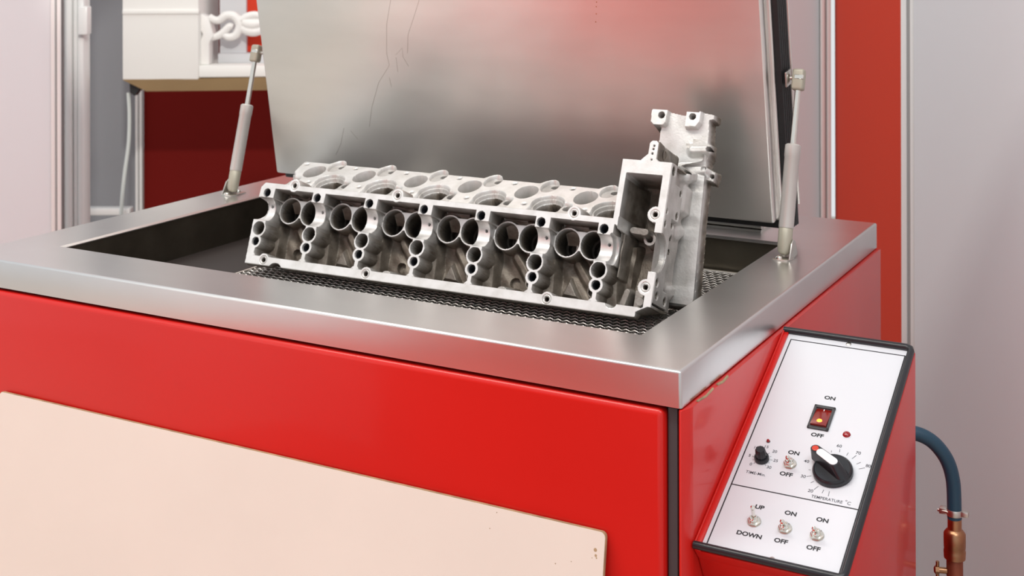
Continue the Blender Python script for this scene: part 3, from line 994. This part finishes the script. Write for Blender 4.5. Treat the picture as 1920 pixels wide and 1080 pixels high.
# the left journal is cut away at the end
S = mxm(S, -poly(U, V, [(-0.03, 0.111), (-0.0075, 0.111), (0.0015, 0.107), (0.0055, 0.096), (0.004, 0.087), (-0.005, 0.0765), (-0.03, 0.0765)]))
H.put(S, 0.0, 0.0014, 1.0)
out = S > 0.0011
# cavities
ns = lump(U, V, 95, 0.4) * 0.0016
inner = rect(U, V, 0.0205, 0.650, 0.0150, 0.1285, 0.004)
H.put(inner, 0.060 + ns, 0.0035, 0.0)
H.put(rect(U, V, 0.0205, 0.650, 0.104, 0.1285, 0.004), 0.040 + ns, 0.006, 0.0, True)
case = rect(U, V, 0.6548, 0.7112, 0.0165, 0.2072, 0.0035)
H.put(case, 0.081 + ns, 0.0040, 0.0)
H.put(rect(U, V, 0.640, 0.668, 0.0165, 0.112, 0.003), 0.060 + ns, 0.006, 0.0)
H.put(rect(U, V, 0.652, 0.664, 0.142, 0.20, 0.003), 0.030 + (U - 0.652) * 5.0, 0.005, 0.0)
for k, a in enumerate(UK):
    # cast columns carrying the bearing posts
    H.put(rect(U, V, a - 0.013, a + 0.021 - (V - 0.045) * 0.10, 0.006, 0.078, 0.006), 0.034 + np.abs(U - a) * 0.35 + ns * 0.5, 0.0075, 0.0, True)
    H.put(rect(U, V, a - 0.0110, a + 0.0135, 0.068, 0.116, 0.002), 0.0195, 0.0020, 0.5)
for k in range(6):
    a = UK[k]
    A_, B_ = (a + 0.0347, 0.0997), (a + 0.0778, 0.1000)
    # web under the bores
    H.put(seg(U, V, (a + 0.050, 0.072), (a + 0.088, 0.028), 0.008), 0.047 + ns, 0.010, 0.0, True)
    H.put(circ(U, V, a + 0.083, 0.0345, 0.0115), 0.046, 0.003, 0.1)
    H.put(circ(U, V, a + 0.083, 0.0345, 0.0068), 0.085, 0.0014, 0.0)
    if k in (0, 2, 4):
        H.put(circ(U, V, a + 0.049, 0.034, 0.0072), 0.085, 0.0016, 0.0)
    else:
        H.put(poly(U, V, [(a + 0.030, 0.024), (a + 0.060, 0.022), (a + 0.040, 0.05)]), 0.050, 0.005, 0.1)
    if k in (2, 4):
        H.put(ell(U, V, a + 0.053, 0.0165, 0.013, 0.006), 0.012, 0.006, 0.4, True)
    bore = mn(circ(U, V, *A_, 0.0250), circ(U, V, *B_, 0.0250))
    bore = mn(bore, rect(U, V, A_[0], B_[0], 0.0870, 0.1205))
    H.put(bore + 0.001, 0.040, 0.003, 0.0)
    bore2 = mn(mn(circ(U, V, *A_, 0.0236), circ(U, V, *B_, 0.0236)), rect(U, V, A_[0], B_[0], 0.0880, 0.1195))
    H.put(bore2, 0.0300, 0.0016, 0.95)
    for c in (A_, B_):
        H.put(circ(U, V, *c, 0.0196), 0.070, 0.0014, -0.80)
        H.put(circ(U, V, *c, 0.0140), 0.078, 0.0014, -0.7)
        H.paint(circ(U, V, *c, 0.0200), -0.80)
        H.put(rect(U, V, c[0] + 0.002, c[0] + 0.013, c[1] - 0.012, c[1] + 0.004, 0.003), 0.058, 0.003, 0.2)
# solids back at face level
F0 = rect(U, V, -0.02, 0.653, 0.1280, 0.150)
F0 = mn(F0, rect(U, V, -0.02, 0.705, -0.01, 0.0155))
for a, b in top_b + low_b: F0 = mn(F0, circ(U, V, a, b, 0.0118))
for a, b in case_b: F0 = mn(F0, circ(U, V, a, b, 0.0125))
F0 = mn(F0, rect(U, V, 0.7112, 0.74, 0.0, 0.25)); F0 = mn(F0, rect(U, V, 0.644, 0.74, 0.2072, 0.29))
F0 = mn(F0, rect(U, V, 0.640, 0.6545, 0.1400, 0.25))
for k, a in enumerate(UK):
    b0 = 0.0125 if k else 0.016
    F0 = mn(F0, rect(U, V, a + 0.0025 - (0.0133 if k else 0.03), a + 0.0158, 0.1120, 0.135, 0.001))
    if k < 6:
        pst = rect(U, V, a - 0.0035, a + 0.0050, 0.010, 0.032)
    else:
        pst = rect(U, V, a - 0.0030, a + 0.0055, 0.010, 0.032)
    pst = mn(pst, circ(U, V, a + 0.0012, 0.0380, 0.0120))
    pst = mn(pst, circ(U, V, a + 0.0015, 0.0590, 0.0150))
    pst = mn(pst, poly(U, V, [(a - 0.0095, 0.0145), (a - 0.0035, 0.0200), (a + 0.0050, 0.0200), (a + 0.0095, 0.0145)]))
    pst = mn(pst, rect(U, V, a - 0.0095, a + 0.0130, 0.0600, 0.0745))
    if k == 0:
        pst = mn(pst, rect(U, V, -0.03, a + 0.004, 0.0, 0.0745))
    F0 = mn(F0, pst)
F0 = mxm(F0, S)
H.put(F0, 0.0, 0.0013, 1.0)
# journals: half bores across the posts
for k, a in enumerate(UK):
    R_ = 0.0190
    jz = np.sqrt(np.maximum(R_ ** 2 - (V - 0.0933) ** 2, 0))
    jj = rect(U, V, a - 0.0105 if k else -0.02, a + 0.0125, 0.0743, 0.1123)
    H.put(mxm(jj, S), jz, 0.0013, 1.0)
    if k == 0:
        H.put(mxm(rect(U, V, a - 0.004, a - 0.0028, 0.078, 0.109), S), jz + 0.0016, 0.0009, 0.5)
    H.put(circ(U, V, a + 0.0050, 0.1010, 0.0019), 0.03, 0.0009, 0.0)
    H.put(circ(U, V, a - 0.0003, 0.1208, 0.0064), 0.035, 0.0012, 0.0)
    H.put(circ(U, V, a + 0.0012, 0.0382, 0.0063), 0.040, 0.0012, 0.0)
    H.put(circ(U, V, a + 0.0012, 0.0603, 0.0107), 0.060, 0.0012, -0.75)
    H.paint(circ(U, V, a + 0.0012, 0.0603, 0.0110), -0.70)
# last journal carries a second step and the case's sprocket seats
a = UK[6]
H.put(rect(U, V, a + 0.012, a + 0.0185, 0.071, 0.1155, 0.002), 0.012 + np.sqrt(np.maximum(0.022 ** 2 - (V - 0.0933) ** 2, 0)) * 0.7, 0.0013, 0.9)
H.put(rect(U, V, a + 0.018, a + 0.0235, 0.056, 0.123, 0.002), 0.030 + ns, 0.003, 0.1)
H.put(circ(U, V, 0.686, 0.1225, 0.0108), 0.052, 0.002, 0.5)
H.put(circ(U, V, 0.686, 0.1225, 0.0045), 0.075, 0.0014, 0.0)
H.put(seg(U, V, (0.662, 0.131), (0.682, 0.130), 0.007), 0.040, 0.005, 0.2, True)
H.put(poly(U, V, [(0.676, 0.017), (0.676, 0.047), (0.690, 0.047), (0.694, 0.017)]), 0.050, 0.003, 0.25)
H.put(seg(U, V, (0.662, 0.018), (0.668, 0.040), 0.007), 0.040, 0.006, 0.2, True)
H.put(circ(U, V, 0.697, 0.026, 0.008), 0.022, 0.004, 0.3, True)
jr = np.sqrt(np.maximum(0.0282 ** 2 - (V - 0.0950) ** 2, 0))
H.put(mxm(rect(U, V, 0.7100, 0.74, 0.0670, 0.1228), S), jr, 0.0014, 0.9)
H.put(mxm(rect(U, V, 0.7185, 0.7200, 0.0670, 0.1228), S), jr + 0.0025, 0.0010, 0.7)
H.put(circ(U, V, 0.7085, 0.096, 0.009), 0.055, 0.004, 0.3, True)
for a, b in top_b + low_b + case_b:
    H.put(np.abs(circ(U, V, a, b, 0.0068)) - 0.0006, 0.0008, 0.0010, 0.25)
    H.put(circ(U, V, a, b, 0.0050), 0.0012, 0.0010, 0.55)
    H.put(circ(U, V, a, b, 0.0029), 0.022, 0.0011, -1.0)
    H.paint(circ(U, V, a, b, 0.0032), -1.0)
for b in (0.2400, 0.2468, 0.2520):
    H.put(circ(U, V, 0.6903 + (b - 0.24) * 0.08, b, 0.0013), 0.006, 0.0009, 0.0)
H.put(mxm(circ(U, V, 0.6905, 0.2305, 0.0011), S), 0.004, 0.0009, 0.0)
cam_face = H.mesh('cam_face', lambda u, v, w: hp(u, v, w), ~out & ~((U > 0.7236) & (V > 0.020) & (V < 0.2275)), flip=True)
cam_face['label'] = 'machined cam face with bearing saddles and lifter bores'

# --- intake flange ------------------------------------------------------------
TV, TWd = 0.645, 0.764
ET = EV * TV + EW * TWd
EF = EV * TWd - EW * TV
FO = (0.1556, 0.043)


def fp(u, t, h):
    base = HO + HK * (FO[0] * EV + FO[1] * EW)
    return base + HK * (np.multiply.outer(u, EU) + np.multiply.outer(t, ET) + np.multiply.outer(h, EF))


H = HF(-0.012, 0.6520, -0.028, 0.0970, 0.0008, -0.052)
U, V = H.U, H.V
S = rect(U, V, -0.010, 0.648, -0.022, 0.0728, 0.004)
S = mxm(S, -poly(U, V, [(-0.03, 0.09), (-0.0035, 0.0755), (-0.0045, 0.066), (0.0032, 0.016), (0.0032, -0.04), (-0.03, -0.04)]))
for k in range(6):
    S = mn(S, poly(U, V, [(0.046 + PI_ * k, 0.070), (0.0545 + PI_ * k, 0.0805), (0.0615 + PI_ * k, 0.0870), (0.0695 + PI_ * k, 0.0890), (0.0765 + PI_ * k, 0.0860), (0.0835 + PI_ * k, 0.0735), (0.085 + PI_ * k, 0.066)]))
S = mn(S, rect(U, V, 0.62, 0.66, 0.0, 0.088))
sh = np.full(U.shape, 1e9)
for k in range(6):
    sh = mn(sh, rect(U, V, 0.0730 + PI_ * k, 0.1320 + PI_ * k, 0.050, 0.0860, 0.008))
sh = mxm(sh, U - 0.65)
H.put(sh, -0.010 + (V - 0.07) * -0.15, 0.002, 0.55)
H.put(S, lump(U, V, 60, 1.0) * 0.00025, 0.0022, 0.88, True)
keep = mn(S, sh) < 0.0016
for k in range(-1, 6):
    o_ = PI_ * k
    # injector bay and its bore
    H.put(rect(U, V, 0.0690 + o_, 0.1155 + o_, -0.04, 0.016, 0.006), -0.010, 0.008, 0.5, True)
    H.put(circ(U, V, 0.0925 + o_, 0.0075, 0.0262), -0.006, 0.002, 0.6)
    H.put(circ(U, V, 0.0930 + o_, 0.0068, 0.0232), -0.012, 0.0014, 0.7)
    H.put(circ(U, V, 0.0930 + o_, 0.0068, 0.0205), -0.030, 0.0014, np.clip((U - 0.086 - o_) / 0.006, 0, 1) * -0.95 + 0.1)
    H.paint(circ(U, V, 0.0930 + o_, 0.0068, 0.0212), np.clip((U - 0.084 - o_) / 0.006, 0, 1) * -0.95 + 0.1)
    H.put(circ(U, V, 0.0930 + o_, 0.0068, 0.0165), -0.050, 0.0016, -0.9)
    # stud pocket right of it
    H.put(rect(U, V, 0.1130 + o_, 0.1345 + o_, -0.03, 0.0150, 0.009), -0.006, 0.003, 0.55)
    H.put(circ(U, V, 0.1262 + o_, 0.0060, 0.0066), -0.045, 0.0013, -1.0)
    # port
    H.put(ell(U, V, 0.0405 + o_, 0.0372, 0.0172, 0.0215), -0.032 - (V - 0.037) * 0.45, 0.0026, 0.30)
    # lug counterbore with its hole
    H.put(ell(U, V, 0.0700 + o_, 0.0645, 0.0142, 0.0205), -0.0055 - (V - 0.064) * 0.10, 0.0022, 0.55)
    H.put(circ(U, V, 0.0752 + o_, 0.0725, 0.0064), -0.045, 0.0013, -1.0)
    for a, b in ((0.0070, 0.0620), (0.0555, -0.0015)):
        H.put(circ(U, V, a + o_, b, 0.0048), -0.0014, 0.0016, 0.7)
        H.put(circ(U, V, a + o_, b, 0.0028), -0.016, 0.0011, -0.6)
H.mesh('intake_flange', fp, keep)['label'] = 'intake flange with six round ports'

# --- body of the casting between the faces -------------------------------------
m = MB()
prof = [(0.026, 0.066), (0.0205, 0.080), (0.0215, 0.090), (0.045, 0.112), (0.178, 0.118), (0.190, 0.112), (0.150, 0.085), (0.118, 0.083)]
m.prism([(v, w) for v, w in prof], HO + HK * EU * -0.004, EV, EW, EU, 0, 0.70 * HK, 0, 0) if False else None
vs = [hp(-0.003, v, w) for v, w in prof] + [hp(0.705, v, w) for v, w in prof]
n = len(prof)
m.add(vs, [tuple(range(n)), tuple(range(2 * n - 1, n - 1, -1))] + [(i, n + i, n + (i + 1) % n, (i + 1) % n) for i in range(n)])
m.build('deck_block', 'cast_aluminium', head)

# --- chain case: side face and rear plate ---------------------------------------
H = HF(0.004, 0.336, -0.001, 0.128, 0.001, 0.702)      # grid over (v, w), height = u
Vv, Ww = H.U, H.V
front = rect(Vv, Ww, 0.0225, 0.2290, 0.0004, 0.090, 0.001)
rear = poly(Vv, Ww, [(0.040, 0.060), (0.222, 0.060), (0.240, 0.080), (0.262, 0.094), (0.300, 0.099), (0.300, 0.124), (0.040, 0.124)])
H.put(rear, 0.706 + lump(Vv, Ww, 70, 0.9) * 0.002, 0.004, 0.45)
H.put(front, 0.7165 + lump(Vv, Ww, 60, 0.3) * 0.001, 0.0016, 0.35)
flg = rect(Vv, Ww, 0.0175, 0.2290, 0.0004, 0.034 - (Vv - 0.11) * 0.08)
flg = mn(flg, rect(Vv, Ww, 0.150, 0.204, 0.0, 0.061, 0.008)); flg = mn(flg, rect(Vv, Ww, 0.018, 0.048, 0.0, 0.062, 0.006))
flg = mn(flg, circ(Vv, Ww, 0.135, 0.036, 0.012))
H.put(mxm(flg, front), 0.7243, 0.0030, 0.55)
for a, b, r in ((0.2185, 0.0120, 0.0060), (0.1946, 0.0530, 0.0036), (0.1600, 0.0500, 0.0042), (0.1423, 0.0360, 0.0034), (0.1575, 0.0080, 0.0026), (0.1385, 0.0080, 0.0034),
                (0.0540, 0.0100, 0.0042), (0.0340, 0.0500, 0.0042), (0.0360, 0.0160, 0.0040), (0.1050, 0.0420, 0.0030), (0.1250, 0.0400, 0.0030)):
    H.put(circ(Vv, Ww, a, b, r + 0.0018), 0.7226, 0.0012, 0.6)
    H.put(circ(Vv, Ww, a, b, r), 0.7145, 0.0014, 0.0)
    H.paint(circ(Vv, Ww, a, b, r + 0.0008), -0.95)
# the case's journal opening cuts the side
H.put(mxm(circ(Vv, Ww, 0.095, 0.0, 0.0275), front), 0.7150, 0.0016, 0.4)
# swelling ribs running to the rear plate
for a, lv in ((0.236, 0.730), (0.268, 0.736), (0.150, 0.722), (0.060, 0.720)):
    H.put(seg(Vv, Ww, (a - 0.01, 0.070), (a, 0.110), 0.010), lv, 0.012, 0.6, True)
H.put(rect(Vv, Ww, 0.168, 0.215, 0.066, 0.110, 0.008), 0.726, 0.012, 0.55, True)
edge_u = np.interp(Vv, [0.03, 0.05, 0.16, 0.23, 0.30, 0.34], [0.744, 0.749, 0.743, 0.740, 0.737, 0.736])
H.put(rect(Vv, Ww, 0.040, 0.326, 0.0985, 0.124, 0.001), edge_u, 0.0024, 0.7)
H.mesh('chain_case', lambda v, w, u: hp(u, v, w), mn(front, rear) < -0.0010)

H = HF(0.628, 0.760, 0.030, 0.345, 0.0009, 0.126)      # rear plate over (u, v), height = w
U, V = H.U, H.V
pl_ = poly(U, V, [(0.655, 0.04), (0.718, 0.0375), (0.746, 0.0400), (0.7506, 0.049), (0.7435, 0.159), (0.7412, 0.2310), (0.7540, 0.2290), (0.7562, 0.2450), (0.7415, 0.2505),
                  (0.7400, 0.262), (0.7462, 0.272), (0.7462, 0.285), (0.7390, 0.290), (0.7355, 0.325), (0.7430, 0.3270), (0.7430, 0.3355), (0.7240, 0.3380), (0.7215, 0.3320), (0.700, 0.3320), (0.690, 0.3320),
                  (0.669, 0.3355), (0.642, 0.3365), (0.640, 0.333), (0.6415, 0.314), (0.646, 0.3095), (0.656, 0.309), (0.655, 0.289), (0.648, 0.262), (0.648, 0.2)])
H.put(pl_, 0.1000 + np.clip(0.335 - V, 0, 0.12) * 0.05 + lump(U, V, 45, 0.2) * 0.0008, 0.0022, 0.75)
keep = pl_ < 0.0014
# cast relief
H.put(mxm(seg(U, V, (0.716, 0.276), (0.742, 0.278), 0.008), pl_), 0.0935, 0.010, 0.7, True)
H.put(mxm(seg(U, V, (0.700, 0.243), (0.738, 0.245), 0.008), pl_), 0.0945, 0.010, 0.7, True)
H.put(mxm(poly(U, V, [(0.722, 0.160), (0.742, 0.160), (0.735, 0.140), (0.722, 0.135)]), pl_), 0.112, 0.004, 0.3)
H.put(mxm(seg(U, V, (0.7315, 0.05), (0.7285, 0.125), 0.0008), pl_), 0.098, 0.003, 0.8)
H.put(mxm(rect(U, V, 0.715, 0.742, 0.062, 0.070, 0.003), pl_), 0.108, 0.005, 0.3, True)
l1 = poly(U, V, [(0.6400, 0.333), (0.642, 0.3365), (0.669, 0.3360), (0.6675, 0.3145), (0.6640, 0.3100), (0.647, 0.3095), (0.6415, 0.3140)])
l2 = poly(U, V, [(0.6985, 0.334), (0.7005, 0.3378), (0.7243, 0.3375), (0.7235, 0.3190), (0.7180, 0.3105), (0.699, 0.3095)])
for L_ in (l1, l2):
    H.put(L_, 0.0900, 0.0018, 0.95)
for a, b, r in ((0.6588, 0.3265, 0.0047), (0.7105, 0.3270, 0.0047), (0.7425, 0.2780, 0.0034), (0.7380, 0.2470, 0.0030), (0.7505, 0.2380, 0.0028), (0.735, 0.222, 0.0022)):
    H.put(circ(U, V, a, b, r), 0.120, 0.0013, 0.0)
H.mesh('rear_plate', lambda u, v, w: hp(u, v, w), keep, flip=True)
# ear behind the small tongue of the case
m = MB()
ear = [(0.233, 0.004), (0.259, 0.002), (0.258, 0.020), (0.250, 0.044), (0.233, 0.062)]
vs = [hp(0.6990, v, w) for v, w in ear] + [hp(0.6915, v, w) for v, w in ear]
n = len(ear)
m.add(vs, [tuple(range(n)), tuple(range(2 * n - 1, n - 1, -1))] + [(i, n + i, n + (i + 1) % n, (i + 1) % n) for i in range(n)])
m.build('ear', 'cast_aluminium', head)
m = MB()
m.lathe(hp(0.6992, 0.2455, 0.027), EU, [(0.0070, 0.0), (0.0078, 0.0004), (0.0060, 0.0008), (0.0058, -0.004)], 20, cap=False)
m.build('ear_bore', 'cast_aluminium', head)
m = MB()
vs = [hp(a, b, c) for c in (0.004, 0.090) for a, b in ((0.648, 0.2285), (0.7235, 0.2285), (0.7235, 0.2265), (0.648, 0.2265))]
m.add(vs, [(0, 1, 5, 4), (1, 2, 6, 5), (2, 3, 7, 6), (3, 0, 4, 7)]); m.build('case_roof', 'cast_aluminium', head)

# threaded sleeves in the bolt holes
for k, a in enumerate(UK):
    for (du, v) in ((-0.0003, 0.1208), (0.0012, 0.0382)):
        m = MB()
        c = hp(a + du, v, 0.003)
        pr = []
        for j in range(9):
            pr += [(0.00575, 0.0022 * j), (0.00515, 0.0022 * j + 0.0011)]
        m.lathe(c, EW, pr, 18, cap=False)
        m.build('threaded_sleeve', 'plastic_black', head)

# ------------------------------------------------------------------ leaning board
brd = empty('board', (-0.6, -0.06, -0.62), 'cream board with a worn corner leaning against the red front door', 'board')
bt = math.radians(9.0)
BU = np.array([0, math.sin(bt), math.cos(bt)]); BN = np.array([0, -math.cos(bt), math.sin(bt)])
B0 = np.array([0, SY - 0.0055, -0.1955])
m = MB(); bmx = []
pts = []
for cx, cy, a0 in ((-0.0885 - 0.006, -0.006, 0), (-1.0985 + 0.006, -0.006, 90)):
    for k in range(5):
        a = math.radians(a0 + 22.5 * k); pts.append((cx + 0.006 * math.cos(a), cy + 0.006 * math.sin(a)))
pts += [(-1.0985, -0.62), (-0.0885, -0.62)]
m.prism(pts, B0, (1, 0, 0), BU, BN, -0.0030, 0.0012); m.build('core', 'board_edge', brd, 'brown fibreboard edge')
m = MB(); pts2 = [(x * 0.9985 - 0.001, y - 0.0008) for x, y in pts]
m.prism(pts2, B0, (1, 0, 0), BU, BN, 0.0011, 0.0018); face = m.build('face', 'cream_board', brd)
m = MB()
for x, y, r in ((-0.1005, -0.0215, 0.0022), (-0.0995, -0.0275, 0.0016), (-0.0985, -0.0300, 0.0010), (-0.104, -0.031, 0.0006), (-0.240, -0.026, 0.0007), (-0.232, -0.0062, 0.0007), (-0.150, -0.047, 0.0008), (-0.13, -0.0405, 0.0006), (-0.264, 0.0, 0.0007)):
    MB().lathe(B0 + np.array([x, 0, 0]) + BU * y + BN * 0.0018, BN, [(r, 0), (r * 0.8, 0.00012)], 10).build('chip', 'board_edge', brd)

# ------------------------------------------------------------------ water hose and fitting
ho = empty('water_hose', (0.205, 0.515, -0.40), 'dark blue rubber hose with a copper pipe fitting behind the control box', 'hose')
HP = [(0.11, 0.47, -0.195), (0.16, 0.49, -0.202), (0.186, 0.503, -0.226), (0.198, 0.511, -0.262), (0.2, 0.514, -0.318)]
MB().tube(spline(HP, 10), 0.0098, 16).build('tube', 'hose_blue', ho, 'dark blue hose')
c = np.array([0.2, 0.5142, 0.0])
m = MB(); m.lathe(c + [0, 0, -0.314], (0, 0, 1), [(0.0106, 0), (0.0112, 0.001), (0.0112, 0.008), (0.0106, 0.009)], 24)
m.box((0.2 - 0.020, 0.508, -0.3135), (0.2 - 0.008, 0.520, -0.3055), 0.001); m.box((0.2 + 0.008, 0.508, -0.3125), (0.2 + 0.019, 0.518, -0.3055), 0.001)
m.cyl((0.178, 0.511, -0.3095), (0.2, 0.506, -0.3095), 0.0022, n=10)
m.build('hose_clamp', 'zinc', ho)
MB().lathe(c + [0, 0, -0.375], (0, 0, 1), [(0.0105, 0), (0.0145, 0.002), (0.0150, 0.012), (0.0140, 0.014), (0.0148, 0.018), (0.0148, 0.036), (0.0120, 0.040), (0.0095, 0.042), (0.0095, 0.064)], 24).build('fitting', 'brass', ho, 'brass coupling')
MB().lathe(c + [0, 0, -0.70], (0, 0, 1), [(0.0088, 0), (0.0088, 0.30), (0.0112, 0.302), (0.0112, 0.322), (0.0095, 0.326)], 20).build('pipe', 'copper', ho, 'copper pipe')
m = MB(); m.cyl(c + [0, 0, -0.392], c + np.array([-0.020, -0.006, -0.392]), 0.0042, n=12)
m.lathe(c + np.array([-0.020, -0.006, -0.392]), (-1, -0.3, 0), [(0.006, 0), (0.006, 0.005), (0.003, 0.007)], 6)
m.cyl(c + np.array([-0.022, -0.0065, -0.402]), c + np.array([-0.022, -0.0065, -0.380]), 0.0024, n=8)
m.build('drain_cock', 'brass', ho)
bpy.context.view_layer.update()
